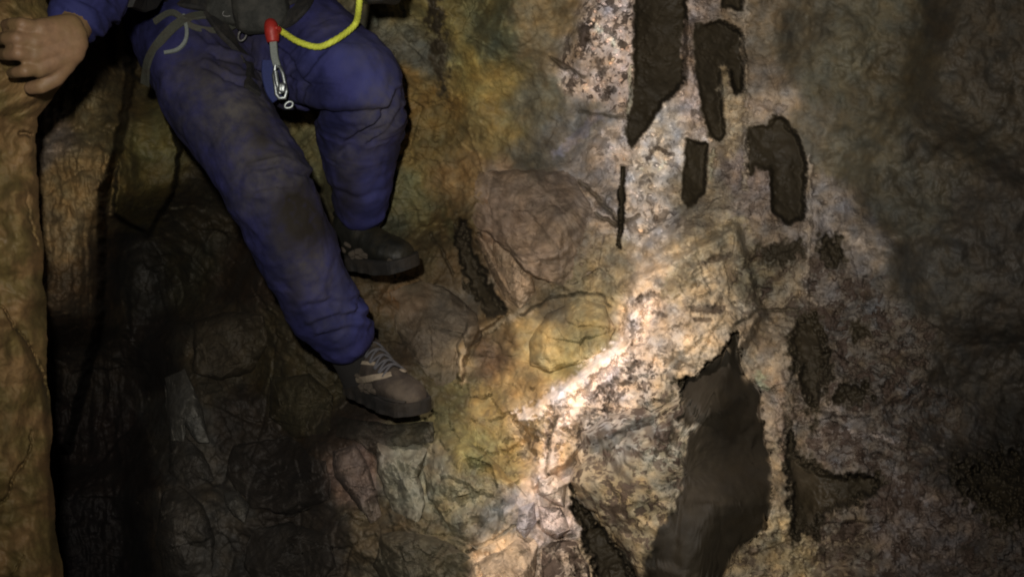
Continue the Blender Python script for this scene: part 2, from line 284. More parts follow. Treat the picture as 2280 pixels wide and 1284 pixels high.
# ------------------------------------------------------------------ materials
def mat(name): 
    m = bpy.data.materials.new(name); m.use_nodes = True; nt = m.node_tree
    return m, nt, nt.nodes, nt.links, nt.nodes['Principled BSDF']
def ramp(n, l, src, stops, interp='LINEAR'):
    r = n.new('ShaderNodeValToRGB'); r.color_ramp.interpolation = interp
    e = r.color_ramp.elements
    while len(e) < len(stops): e.new(.5)
    for k, (p, c) in enumerate(stops):
        e[k].position = p; e[k].color = (c, c, c, 1) if not isinstance(c, tuple) else c+(1,)
    l.new(src, r.inputs[0]); return r.outputs[0]
def mix(n, l, f, a, b, mode='MIX'):
    x = n.new('ShaderNodeMix'); x.data_type = 'RGBA'; x.blend_type = mode
    for s, v in ((x.inputs[0], f), (x.inputs[6], a), (x.inputs[7], b)):
        if hasattr(v, 'is_output'): l.new(v, s)
        elif isinstance(v, tuple): s.default_value = v+(1,)
        else: s.default_value = v
    return x.outputs[2]
def math_(n, l, op, a, b):
    x = n.new('ShaderNodeMath'); x.operation = op; x.use_clamp = True
    for s, v in ((x.inputs[0], a), (x.inputs[1], b)):
        if hasattr(v, 'is_output'): l.new(v, s)
        else: s.default_value = v
    return x.outputs[0]
def noise(n, l, co, scale, detail=4, rough=.6, dist=0):
    x = n.new('ShaderNodeTexNoise'); x.inputs['Scale'].default_value = scale; x.inputs['Detail'].default_value = detail
    x.inputs['Roughness'].default_value = rough; x.inputs['Distortion'].default_value = dist; l.new(co, x.inputs['Vector']); return x.outputs['Fac']
def rock_material():
    m, nt, n, l, bs = mat('cave_rock')
    tc = n.new('ShaderNodeNewGeometry').outputs['Position']
    at = n.new('ShaderNodeAttribute'); at.attribute_name = 'tint'
    mk = n.new('ShaderNodeAttribute'); mk.attribute_name = 'mask'
    sp = n.new('ShaderNodeSeparateColor'); l.new(mk.outputs['Color'], sp.inputs[0])
    spk = sp.outputs[0]; smooth_shade = math_(n, l, 'MAXIMUM', sp.outputs[1], math_(n, l, 'MULTIPLY', sp.outputs[2], .65))  # painted shade and the smooth right wall get less mottling and bump
    coarse = math_(n, l, 'SUBTRACT', 1.0, smooth_shade)
    c = at.outputs['Color']
    na = noise(n, l, tc, 34, 7, .62); nb = noise(n, l, tc, 11, 6, .65); nc = noise(n, l, tc, 190, 3, .6)
    # light mineral / dark lichen mottling
    c = mix(n, l, coarse, c, mix(n, l, ramp(n, l, na, [(.3, .45), (.5, 1.), (.72, 1.6)]), (0, 0, 0), c, 'MIX') if False else c)
    va = ramp(n, l, na, [(.32, .50), (.5, .64), (.7, .88)])
    x1 = mix(n, l, 1.0, c, va, 'MULTIPLY'); x1 = mix(n, l, 1.0, x1, (1.6, 1.6, 1.6), 'MULTIPLY')
    c = mix(n, l, math_(n, l, 'MULTIPLY', coarse, .8), c, x1)
    vb = ramp(n, l, nb, [(.36, 0.), (.5, .25), (.64, 1.)])
    c = mix(n, l, math_(n, l, 'MULTIPLY', math_(n, l, 'MULTIPLY', vb, coarse), .35), c, mix(n, l, 1.0, c, (.55, .5, .34), 'MULTIPLY'))
    # dark specks in the pale limestone
    s1 = ramp(n, l, noise(n, l, tc, 48, 2, .5, .2), [(.56, 0.), (.61, .85)])
    s2 = ramp(n, l, noise(n, l, tc, 21, 3, .55, .2), [(.57, 0.), (.61, 1.)])
    s3 = math_(n, l, 'MULTIPLY', ramp(n, l, noise(n, l, tc, 9, 5, .65, .3), [(.55, 0.), (.60, 1.)]), ramp(n, l, spk, [(.6, 0.), (.8, 1.)]))
    s = math_(n, l, 'MAXIMUM', math_(n, l, 'MAXIMUM', s1, s2), s3)
    s = math_(n, l, 'MULTIPLY', s, ramp(n, l, spk, [(.15, 0.), (.8, .9)]))
    c = mix(n, l, s, c, (.055, .036, .026))
    l.new(c, bs.inputs['Base Color'])
    rr = ramp(n, l, nb, [(.3, .55), (.7, .9)]); l.new(rr, bs.inputs['Roughness'])
    bs.inputs['Specular IOR Level'].default_value = .3
    bu = n.new('ShaderNodeBump'); bu.inputs['Distance'].default_value = .011
    hsum = math_(n, l, 'ADD', math_(n, l, 'MULTIPLY', na, .5), math_(n, l, 'MULTIPLY', nc, .22))
    hsum = math_(n, l, 'SUBTRACT', hsum, math_(n, l, 'MULTIPLY', s, .3))
    l.new(math_(n, l, 'ADD', .15, math_(n, l, 'MULTIPLY', coarse, ramp(n, l, noise(n, l, tc, 5, 3, .5), [(.4, .3), (.6, .85)]))), bu.inputs['Strength'])
    l.new(hsum, bu.inputs['Height']); l.new(bu.outputs[0], bs.inputs['Normal'])
    return m
ROCK = rock_material()
def simple(name, col, rough=.7, scale=60, var=.4, bump=.3, metal=0, dist=.003, dirt=None):
    m, nt, n, l, bs = mat(name)
    tc = n.new('ShaderNodeTexCoord').outputs['Object']
    na = noise(n, l, tc, scale, 4, .65); nb = noise(n, l, tc, scale*.18, 4, .6)
    c = mix(n, l, 1.0, col, ramp(n, l, na, [(.3, 1-var), (.7, 1.)]), 'MULTIPLY')
    if dirt: c = mix(n, l, ramp(n, l, nb, [(.45, 0.), (.62, dirt[1])]), c, dirt[0])
    l.new(c, bs.inputs['Base Color']); bs.inputs['Roughness'].default_value = rough; bs.inputs['Metallic'].default_value = metal
    bs.inputs['Specular IOR Level'].default_value = .35
    bu = n.new('ShaderNodeBump'); bu.inputs['Strength'].default_value = bump; bu.inputs['Distance'].default_value = dist
    l.new(na, bu.inputs['Height']); l.new(bu.outputs[0], bs.inputs['Normal']); return m
MUD = (.035, .03, .022)
def cloth_material():
    m, nt, n, l, bs = mat('blue_coverall_cloth')
    tc = n.new('ShaderNodeNewGeometry').outputs['Position']
    mk = n.new('ShaderNodeAttribute'); mk.attribute_name = 'mask'
    sp = n.new('ShaderNodeSeparateColor'); l.new(mk.outputs['Color'], sp.inputs[0])
    na = noise(n, l, tc, 45, 4, .6); nb = noise(n, l, tc, 9, 5, .65); nc = noise(n, l, tc, 420, 2, .5)
    c = mix(n, l, ramp(n, l, nb, [(.42, 0.), (.6, 1.)]), (.006, .007, .036), (.019, .020, .088))
    c = mix(n, l, .5, c, mix(n, l, 1.0, c, ramp(n, l, nc, [(.3, .5), (.7, 1.)]), 'MULTIPLY'))
    c = mix(n, l, math_(n, l, 'MULTIPLY', sp.outputs[2], .85), c, (.034, .040, .150))
    dust = math_(n, l, 'MULTIPLY', ramp(n, l, na, [(.3, .35), (.62, 1.)]), sp.outputs[0])
    c = mix(n, l, dust, c, (.070, .064, .056))
    mud = math_(n, l, 'MULTIPLY', ramp(n, l, na, [(.25, .6), (.5, 1.)]), sp.outputs[1])
    c = mix(n, l, mud, c, (.013, .0105, .008))
    l.new(c, bs.inputs['Base Color']); bs.inputs['Roughness'].default_value = .85; bs.inputs['Specular IOR Level'].default_value = .2
    bu = n.new('ShaderNodeBump'); bu.inputs['Strength'].default_value = .35; bu.inputs['Distance'].default_value = .004
    l.new(math_(n, l, 'ADD', math_(n, l, 'MULTIPLY', na, .8), math_(n, l, 'MULTIPLY', nc, .1)), bu.inputs['Height']); l.new(bu.outputs[0], bs.inputs['Normal'])
    return m
CLOTH = cloth_material()
SKIN = simple('muddy_skin', (.185, .108, .058), .6, 70, .3, .4, dist=.002, dirt=((.13, .085, .035), .8))
WEB = simple('olive_webbing', (.05, .053, .04), .85, 260, .4, .5, dirt=(MUD, .6))
DARKWEB = simple('dark_webbing', (.008, .008, .008), .8, 260, .4, .5, dirt=((.018, .016, .013), .8))
BAG = simple('dark_bag_fabric', (.016, .017, .014), .8, 120, .5, .6, dirt=((.03, .029, .024), .8))
YEL = simple('yellow_green_rope', (.60, .66, .07), .6, 300, .35, .6)
RED = simple('red_tape', (.28, .02, .014), .5, 90, .3, .3)
STEEL = simple('scratched_aluminium', (.30, .33, .33), .42, 200, .3, .15, metal=.9)
DARKSTEEL = simple('dull_steel', (.10, .10, .095), .5, 200, .4, .3, metal=.6)
BLUEWEB = simple('blue_webbing', (.012, .02, .09), .8, 260, .3, .5)
PALEWEB = simple('pale_grey_webbing', (.15, .17, .155), .8, 260, .3, .5)
LEATHER = simple('muddy_boot_leather', (.028, .021, .016), .85, 60, .5, .6, dirt=((.055, .043, .030), .9))
LEATHER2 = simple('dark_boot_leather', (.0065, .0068, .0048), .6, 60, .5, .6, dirt=((.018, .015, .008), .9))  # darker leather for the rear boot and glove
SOLE = simple('boot_rubber', (.010, .009, .008), .8, 60, .5, .6, dirt=((.018, .014, .01), .9))
BAND = simple('pale_boot_band', (.20, .165, .12), .8, 60, .4, .5, dirt=((.08, .06, .04), .8))
LACE = simple('grey_boot_lace', (.06, .06, .066), .8, 100, .4, .4)
MUDM = simple('caked_mud', (.045, .036, .026), .95, 120, .5, .8)
SOCK = simple('dark_wool_sock', (.014, .013, .012), .95, 300, .4, .5)
HELM = simple('white_helmet_shell', (.5, .48, .42), .4, 30, .3, .2, dirt=(MUD, .6))
HAIR = simple('brown_hair', (.04, .025, .015), .8, 200, .4, .8)
# ------------------------------------------------------------------ cave walls
def tag(o, label=None, cat=None, group=None, kind=None):
    if label: o['label'] = label
    if cat: o['category'] = cat
    if group: o['group'] = group
    if kind: o['kind'] = kind
    return o
xs = np.concatenate([np.linspace(-1300, -70, 70, endpoint=False), np.arange(-70, 2350, 2.5), np.linspace(2360, 3500, 70)])
ys = np.concatenate([np.linspace(-1100, -60, 70, endpoint=False), np.arange(-60, 1345, 2.5), np.linspace(1355, 2300, 60)])
X, Y = np.meshgrid(xs, ys)
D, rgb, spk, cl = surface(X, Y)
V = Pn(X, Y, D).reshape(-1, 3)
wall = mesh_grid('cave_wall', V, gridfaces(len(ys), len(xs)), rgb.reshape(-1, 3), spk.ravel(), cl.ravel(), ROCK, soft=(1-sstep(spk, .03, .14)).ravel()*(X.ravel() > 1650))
tag(wall, kind='structure')
del X, Y, D, rgb, spk, cl, V
# left wall: a smooth tan buttress close to the camera, turning away at its edge
EDG = np.array([(-1200, 60), (-260, 90), (0, 105), (110, 150), (170, 158), (210, 125), (262, 80), (300, 78), (450, 88), (600, 100), (750, 103), (900, 110), (1050, 113), (1200, 130), (1284, 142), (1544, 170), (2300, 200)], float)
def left_wall():
    vs = np.concatenate([np.linspace(-1100, -60, 50, endpoint=False), np.arange(-60, 1345, 3.), np.linspace(1350, 2300, 50)])
    ts = np.concatenate([np.linspace(0, 800, 60, endpoint=False), np.linspace(800, 1000, 90), np.linspace(1004, 1300, 60)])
    T, Vv = np.meshgrid(ts, vs)
    q = np.stack([T/90., Vv/90., T*0+3], -1)
    e = np.interp(Vv, EDG[:, 0], EDG[:, 1])+16*fbm(np.stack([Vv/110., Vv*0, T*0], -1), 5)
    k = np.clip((T-1000)/300, 0, 1); f = np.clip((1000-T)/1000, 0, 1)
    px = e-f*1000-np.where(T > 1000, 40*k, 0)
    py = Vv+0*T
    D = 2.30+.10*(Vv-100)/1000+.10*np.exp(-f*1000/38)+.09*fbm(q*.6, 3)+.016*fbm(q*2, 4)+k*1.6
    # shallow scalloped bulge lower down, crack lines
    for pts, wd, h in (([(0, 680), (30, 722), (62, 762), (92, 822), (106, 880)], 3.5, .03), ([(70, 960), (62, 1020), (30, 1060), (18, 1105), (-30, 1140)], 4, .035),
                       ([(55, 1235), (20, 1290), (0, 1330)], 3.5, .02), ([(68, 300), (44, 296)], 8, .03), ([(60, 430), (64, 480), (85, 545)], 3, .01)):
        s = linedist(px+9*fbm(q*4, 4), py+6*fbm(q*5+3, 3), pts); D = D+h*(1-sstep(s, 0, wd))
    D = D-.04*sstep(polysdf(px, py, [(-400, 690), (30, 722), (95, 830), (110, 1000), (130, 1400), (-400, 1400)]), 12, -12)
    n2 = fbm(q*1.3, 4); n3 = fbm(np.stack([px/30., py/120., px*0], -1), 3)
    base = np.array([108, 85, 54])/255.; alt = np.array([88, 75, 42])/255.
    mixv = sstep(n2, -.3, .3)[..., None]
    rgb = base*(1-mixv)+alt*mixv; rgb = rgb*(1+.15*n3[..., None]+.12*fbm(q*6, 3)[..., None])
    V = Pn(px, py, D).reshape(-1, 3)
    o = mesh_grid('wall_left', V, gridfaces(len(vs), len(ts)), np.clip(rgb, .02, .9).reshape(-1, 3), np.full(V.shape[0], .05), np.full(V.shape[0], .35), ROCK)
    tag(o, kind='structure')
left_wall()
# ------------------------------------------------------------------ loose rocks and blocks, each a solid stone
def stone(name, pts, d, th, label, cat='rock', tint=None, speck=None, facet=1., group=None, tilt=(0, 0), seed=1, shade_side=False, flat=4., grow=0.):
    pts = np.array(pts, float); c = pts.mean(0); n = 150
    ang = np.arctan2(pts[:, 1]-c[1], pts[:, 0]-c[0]); rad = np.hypot(pts[:, 0]-c[0], pts[:, 1]-c[1])
    o_ = np.argsort(ang); ang = ang[o_]; rad = rad[o_]
    A = np.concatenate([ang-2*np.pi, ang, ang+2*np.pi]); R = np.concatenate([rad]*3)
    th_ = np.linspace(-np.pi, np.pi, n, endpoint=False)
    # straight-edged outline: where each ray from the middle leaves the polygon
    ox = np.cos(th_); oy = np.sin(th_); R0 = np.zeros(n); po = pts-c
    for k in range(len(po)):
        ax_, ay_ = po[k]; ex_, ey_ = po[(k+1) % len(po)]-po[k]; den = ox*ey_-oy*ex_; den = np.where(np.abs(den) < 1e-9, 1e-9, den)
        t_ = (ax_*ey_-ay_*ex_)/den; u_ = (ax_*oy-ay_*ox)/den
        R0 = np.where((t_ > 0) & (u_ >= -1e-6) & (u_ <= 1+1e-6), np.maximum(R0, t_), R0)
    R0 = np.where(R0 <= 0, rad.mean(), R0); ox = ox*R0; oy = oy*R0
    size = rad.mean()
    rr = np.concatenate([np.linspace(.02, 1, 46)**.8, np.array([1.0, .97, .9, .75, .5, .2, .02])]); side = np.concatenate([-np.ones(46), np.zeros(1), np.ones(6)])
    RR, OX = np.meshgrid(rr, ox, indexing='ij'); _, OY = np.meshgrid(rr, oy, indexing='ij'); S, _ = np.meshgrid(side, ox, indexing='ij')
    px = c[0]+OX*RR; py = c[1]+OY*RR
    q = np.stack([px/260., py/260., S*.3+seed], -1)
    px = px+size*.06*fbm(q*8, 2)*RR; py = py+size*.06*fbm(q*8+7, 2)*RR
    sd = np.clip(-polysdf(c[0]+OX*RR, c[1]+OY*RR, pts), 0, None)/(size*2.2/flat)
    prof = np.sqrt(np.clip(1-(1-np.clip(sd, 0, 1))**2, 0, 1))*(1+grow*np.clip((py-c[1])/size, -1, 1))
    base_ = rbf(px, py, DP, 95)[..., 0]
    h1, e1 = cells(px, py, size*.75, seed+11, .9*th*facet, .5*th*facet)
    D = base_+.012+.25*np.clip(d-base_, -.12, 0)*prof+S*th*prof*np.where(S < 0, .9, 1.6)+np.where(S < 0, 1, .3)*(h1*prof)+tilt[0]*(px-c[0])/1000.+tilt[1]*(py-c[1])/1000.
    rc = np.random.RandomState(seed+50)
    for k in range(5):      # broken faces: planes that slice the front
        aa = rc.uniform(0, 2*np.pi); nx_, ny_ = math.cos(aa), math.sin(aa); w3 = ((px-c[0])*nx_+(py-c[1])*ny_)/size+.10*fbm(q*7+k, 3)
        cut = base_-th*(1.15-facet*(rc.uniform(.9, 1.5)*np.clip(w3-rc.uniform(.0, .35), 0, 9)))
        D = np.where(S < 0, np.maximum(D, np.minimum(cut, base_+.01)), D)
    D = D+(.003+.004*facet)*fbm(q*14, 4)
    D0, _a, _b, _c = surface(px, py, holes=False); _, rgb, spk, cl = surface(px, py, holes=shade_side, seed=0. if shade_side else float(seed))
    D = D+np.where(S < 0, .8, 0)*np.clip(D0-base_, -.04, .03)*(1-(cl if shade_side else 0))
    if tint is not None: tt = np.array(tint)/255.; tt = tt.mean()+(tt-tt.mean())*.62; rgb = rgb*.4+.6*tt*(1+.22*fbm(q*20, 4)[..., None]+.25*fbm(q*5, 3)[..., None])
    if not shade_side: cl = cl*0
    else: rgb = rgb*(1-.28*cl[..., None]*(1-.5*fbm(q*6, 4)[..., None]))  # shaded side of the boulder painted darker still
    if speck is not None: spk = (spk*0+speck)*(1-cl)
    if shade_side: D = D+(D*0+S*th*prof)*(-.75*sstep(px, 1470, 1730))*(S < 0)+.03*sstep(-polysdf(px, py, [(1285,960),(1320,940),(1420,960),(1500,1010),(1430,1060),(1330,1040)]), 0, 30)*fbm(q*18, 3)*(S < 0)
    pos = Pn(px, py, D); V = pos.reshape(-1, 3); cen = Pn(c[0], c[1], d); V = V-cen
    F = gridfaces(len(rr), n, wrap=True)
    caps = [len(V), len(V)+1]
    V = np.vstack([V, V[:n].mean(0)[None], V[-n:].mean(0)[None]])
    rgbf = np.vstack([np.clip(rgb, .02, .95).reshape(-1, 3), rgb[0, 0][None], rgb[-1, 0][None]])
    base = (len(rr)-1)*n
    F1 = np.array([(caps[0], k, (k+1) % n, (k+1) % n) for k in range(n)]); F2 = np.array([(caps[1], base+(k+1) % n, base+k, base+k) for k in range(n)])
    # write caps as degenerate-free quads pairs: use triangles through validate()
    me_o = mesh_tri(name, V, F, F1[:, :3], F2[:, :3], rgbf, np.append(spk.ravel(), [0, 0]), cl=np.append(cl.ravel(), [0, 0]))
    me_o.location = cen
    tag(me_o, label, cat, group); return me_o
def mesh_tri(name, V, F, T1, T2, rgb, spk, cl):
    Q = np.vstack([F[:, [0, 1, 2]], F[:, [0, 2, 3]], T1, T2])
    return mesh_grid(name, V, Q, rgb, spk, cl, ROCK)
stone('rock', [(1005,415),(1060,385),(1180,372),(1270,385),(1305,430),(1345,520),(1330,600),(1260,640),(1170,610),(1110,545),(1060,505),(1020,470)], 3.30, .075,
      'broad pinkish brown slab of rock jutting out in the middle of the wall', 'rock', tint=(126,102,82), speck=.3, facet=1.5, seed=2, flat=14., grow=.85)
stone('rock', [(1062,520),(1085,535),(1120,600),(1152,655),(1140,668),(1110,640),(1078,575)], 3.22, .05, 'thin pale sliver of rock standing on edge under the pinkish slab', 'rock', tint=(165,130,95), facet=.4, seed=3)
stone('rock', [(1100,510),(1150,560),(1185,600),(1195,650),(1160,690),(1120,660),(1090,590)], 3.27, .055, 'broken brown rock block tucked beneath the pinkish slab', 'rock', tint=(150,120,88), facet=.8, seed=4)
stone('rock', [(1175,760),(1215,700),(1290,665),(1350,680),(1372,730),(1350,780),(1290,812),(1225,830),(1180,815)], 3.16, .075,
      'rounded ochre stone with a dark pit, above the brightly lit ridge', 'stone', tint=None, facet=.4, seed=5)
stone('boulder', [(1268,1060),(1292,950),(1340,925),(1440,900),(1500,880),(1560,825),(1605,785),(1640,732),(1656,830),(1690,870),(1704,960),(1722,1050),(1716,1130),(1700,1180),(1650,1230),(1610,1310),(1570,1440),(1480,1440),(1425,1290),(1350,1175),(1290,1112)], 2.90, .17,
      'big bulky boulder, speckled on its left side and smooth brown painted shade on its right', 'boulder', facet=.25, speck=.85, seed=6, shade_side=True)
stone('rock', [(835,985),(870,960),(930,955),(950,1000),(935,1060),(950,1120),(930,1170),(885,1160),(858,1100),(840,1050)], 2.98, .10,
      'grey green stone standing directly below the toe of the lower boot', 'rock', tint=(116,114,96), facet=1.1, seed=7, flat=8.)
stone('rock', [(738,1005),(790,985),(822,1040),(840,1100),(850,1150),(828,1168),(790,1115),(745,1065)], 3.04, .08,
      'dull pink elongated stone, left of the grey green stone', 'rock', tint=(88,74,66), facet=.9, seed=8, flat=8.)
stone('rock', [(950,975),(1010,965),(1075,1000),(1140,1065),(1192,1125),(1140,1195),(1075,1232),(1000,1180),(955,1110),(938,1040)], 2.92, .10,
      'large layered grey olive rock left of the bright ridge foot', 'rock', facet=1.3, speck=.35, seed=9, flat=7.)
stone('rock', [(365,800),(400,790),(425,850),(450,910),(468,985),(440,985),(415,950),(410,1010),(385,1015),(372,930)], 3.42, .10,
      'pale grey pointed stone standing alone in the dark cleft', 'rock', tint=(105,105,98), facet=.9, seed=10, flat=8.)
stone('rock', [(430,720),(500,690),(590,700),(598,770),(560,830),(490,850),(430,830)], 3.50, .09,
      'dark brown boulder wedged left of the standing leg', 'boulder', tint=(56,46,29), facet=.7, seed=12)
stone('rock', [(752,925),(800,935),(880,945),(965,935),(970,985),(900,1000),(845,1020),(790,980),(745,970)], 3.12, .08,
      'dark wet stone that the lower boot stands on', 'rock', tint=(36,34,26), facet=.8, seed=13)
stone('rock', [(868,650),(930,625),(1000,640),(1060,700),(1075,750),(1030,790),(1022,850),(975,880),(930,820),(880,740)], 3.28, .06,
      'dull purplish brown rock behind the lower boot ankle', 'rock', tint=(92,78,60), facet=1.2, seed=14, flat=6., grow=-.6)
stone('rock', [(498,1095),(530,1090),(558,1125),(545,1165),(520,1150),(500,1125)], 3.30, .07, 'small pale stone lying on the dark lower floor', 'rock', tint=(92,90,82), facet=.8, seed=15)
stone('rock', [(1196,1062),(1235,1055),(1262,1075),(1258,1130),(1225,1118),(1198,1100)], 2.80, .07, 'small bright white rock at the foot of the lit ridge', 'rock', tint=(230,205,185), speck=.05, facet=.7, seed=16)
stone('rock', [(1198,1125),(1250,1130),(1272,1180),(1240,1200),(1205,1180)], 2.78, .07, 'small pinkish white rock just below the bright white one', 'rock', tint=(205,180,170), speck=.05, facet=.7, seed=17)
stone('rock', [(1155,1130),(1190,1115),(1196,1160),(1170,1200),(1148,1180)], 2.80, .06, 'small lavender grey rock left of the pinkish white one', 'rock', tint=(165,158,168), speck=.05, facet=.7, seed=18)
stone('rock', [(1050,1255),(1110,1225),(1180,1180),(1200,1215),(1190,1290),(1150,1400),(1040,1420),(1020,1310)], 2.70, .11, 'pale tan rock at the bottom edge, below the lavender grey rock', 'rock', tint=(212,176,136), speck=.4, facet=1., seed=19)
stone('rock', [(1205,1205),(1280,1200),(1310,1260),(1330,1340),(1250,1380),(1205,1290)], 2.70, .09, 'dark and white mottled rock at bottom between pale rock and black groove', 'rock', tint=(150,130,112), speck=1., facet=1.1, seed=20)
stone('rock', [(845,1190),(900,1180),(990,1200),(1060,1245),(1030,1330),(900,1350),(830,1260)], 2.88, .09, 'dark olive stone at the bottom edge below the grey green stone', 'rock', tint=(68,62,43), facet=1.2, seed=21)
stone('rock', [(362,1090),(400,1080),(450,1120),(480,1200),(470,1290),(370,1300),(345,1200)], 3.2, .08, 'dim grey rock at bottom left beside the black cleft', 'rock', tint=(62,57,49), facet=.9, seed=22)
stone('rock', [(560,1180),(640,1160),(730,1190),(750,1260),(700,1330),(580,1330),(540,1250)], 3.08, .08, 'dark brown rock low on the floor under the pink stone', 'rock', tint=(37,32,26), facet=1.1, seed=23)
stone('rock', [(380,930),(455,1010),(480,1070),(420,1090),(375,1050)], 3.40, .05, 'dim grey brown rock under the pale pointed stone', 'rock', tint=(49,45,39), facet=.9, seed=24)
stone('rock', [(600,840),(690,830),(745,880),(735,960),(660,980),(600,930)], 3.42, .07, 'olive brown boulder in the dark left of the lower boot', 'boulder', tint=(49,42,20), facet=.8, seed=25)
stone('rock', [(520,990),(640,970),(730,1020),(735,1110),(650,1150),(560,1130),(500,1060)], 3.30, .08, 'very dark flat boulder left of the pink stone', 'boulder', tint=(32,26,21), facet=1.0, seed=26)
# ------------------------------------------------------------------ person
class Blob:
    def __init__(s): s.v = []; s.f = []
    def cone(s, a, ra, b, rb, seg=20, rings=6):
        a = Vector(a); b = Vector(b); ax = (b-a); L = ax.length; ax = ax/L if L > 1e-6 else Vector((0, 0, 1))
        u = ax.orthogonal().normalized(); w_ = ax.cross(u); base = len(s.v); prof = []
        for k in range(rings+1):
            t = -math.pi/2+math.pi/2*k/rings; prof.append((math.sin(t)*ra, math.cos(t)*ra))
        for k in range(rings+1):
            t = math.pi/2*k/rings; prof.append((L+math.sin(t)*rb, math.cos(t)*rb))
        n = len(prof)
        for z, r in prof:
            r = max(r, 1e-4)
            for j in range(seg):
                t = 2*math.pi*j/seg; s.v.append(tuple(a+ax*z+u*(math.cos(t)*r)+w_*(math.sin(t)*r)))
        for i in range(n-1):
            for j in range(seg):
                s.f.append((base+i*seg+j, base+i*seg+(j+1) % seg, base+(i+1)*seg+(j+1) % seg, base+(i+1)*seg+j))
        s.f.append(tuple(base+j for j in reversed(range(seg)))); s.f.append(tuple(base+(n-1)*seg+j for j in range(seg)))
    def chain(s, pts):
        for (a, b) in zip(pts[:-1], pts[1:]): s.cone(P(*a[:3]), a[3], P(*b[:3]), b[3])
    def build(s, name, m, voxel=.006, smooth=4, parent=None, origin=None):
        me = bpy.data.meshes.new(name); me.from_pydata(s.v, [], s.f); me.update()
        o = bpy.data.objects.new(name, me); COL.objects.link(o)
        md = o.modifiers.new('r', 'REMESH'); md.mode = 'VOXEL'; md.voxel_size = voxel
        ms = o.modifiers.new('s', 'SMOOTH'); ms.factor = .5; ms.iterations = smooth
        dg = bpy.context.evaluated_depsgraph_get(); new = bpy.data.meshes.new_from_object(o.evaluated_get(dg))
        o.modifiers.clear(); old = o.data; o.data = new; bpy.data.meshes.remove(old); new.name = name
        new.materials.clear(); new.materials.append(m)
        new.polygons.foreach_set('use_smooth', np.ones(len(new.polygons), bool))
        if parent: o.parent = parent
        return o
LEG1 = [(400,10,3.06,.135),(425,90,3.0,.125),(462,205,2.93,.112),(540,320,2.87,.100),(594,410,2.85,.096),(636,510,2.88,.093),(672,592,2.93,.089),(722,690,3.0,.080),(762,745,3.04,.068)]
LEG2 = [(600,10,3.06,.125),(660,85,3.0,.118),(735,140,2.94,.110),(783,190,2.89,.104),(797,240,2.93,.098),(800,320,3.0,.090),(802,400,3.07,.075),(802,455,3.12,.064)]
ARM1 = [(395,-430,2.92,.075),(340,-260,2.75,.068),(300,-145,2.60,.062),(235,-52,2.44,.052),(172,36,2.33,.046)]
ARM2 = [(690,-430,2.95,.075),(790,-280,2.9,.066),(880,-190,2.85,.060),(868,-120,2.82,.05),(858,-85,2.8,.045)]
TORSO = [(500,0,3.08,.15),(500,-180,3.06,.145),(530,-380,3.0,.155)]
def thin(ch, k): return [(a, b, c, r*k) for a, b, c, r in ch]
b = Blob()
b.chain(thin(LEG1, .72)); b.chain(thin(LEG2, .72)); b.chain(thin(ARM1[:-1], .72)+[(172,40,2.325,.034),(158,75,2.285,.028)])
b.chain(thin(ARM2[:-1], .72)+[(856,-75,2.8,.030)]); b.chain(thin(TORSO, .82))
b.cone(P(395,-430,2.92), .06, P(690,-430,2.95), .06)
b.chain([(540,-430,2.98,.09),(550,-540,2.95,.058),(560,-600,2.93,.056)])
# ankles into the boots
b.chain([(762,745,3.04,.040),(800,815,3.13,.024)]); b.chain([(802,455,3.12,.044),(803,530,3.18,.034)])
# head with brow, nose, chin, ears
b.cone(P(562,-650,2.92), .078, P(572,-730,2.93), .090); b.cone(P(585,-615,2.86), .034, P(600,-640,2.86), .04)
b.cone(P(608,-690,2.835), .010, P(618,-655,2.815), .016); b.cone(P(575,-700,2.86), .03, P(625,-705,2.87), .03)
for ex in (590, 632): b.cone(P(ex, -690, 2.845), .012, P(ex+1, -690, 2.842), .012)
b.cone(P(598,-630,2.825), .008, P(622,-632,2.83), .008)
for ex in (480, 655): b.cone(P(ex, -670, 2.93), .014, P(ex, -700, 2.93), .018)
# gripping hand on the left wall: back of hand towards the camera, fingers bent over the edge
WR = (158, 78, 2.285)
MCP = [(88,66,2.215,.0145),(74,94,2.208,.0150),(74,123,2.212,.0145),(86,152,2.222,.0130)]
for k, mcp in enumerate(MCP):
    b.cone(P(158+[-4, 4, 6, 0][k], 62+[0, 16, 34, 52][k], 2.262), .024, P(*mcp[:3]), mcp[3]+.0035)
b.cone(P(110,80,2.236), .022, P(112,140,2.244), .020); b.cone(P(140,80,2.25), .025, P(140,140,2.258), .022)
FN = [[(50,55,2.190,.0118),(30,54,2.200,.0108),(14,56,2.228,.0100)],
      [(38,86,2.184,.0122),(16,86,2.196,.0112),(2,87,2.226,.0100)],
      [(40,119,2.188,.0118),(20,121,2.200,.0108),(6,122,2.228,.0098)],
      [(56,158,2.200,.0108),(38,161,2.210,.0098),(26,163,2.234,.0090)]]
for mcp, fn in zip(MCP, FN):
    ch = [mcp]+fn; b.chain(ch); b.cone(P(*mcp[:3]), mcp[3]+.001, P(*mcp[:3])+Vector((0, 0, .0005)), mcp[3]+.001)
b.chain([(150,128,2.262,.021),(122,172,2.252,.0165),(92,192,2.246,.0130),(68,196,2.254,.0112)])
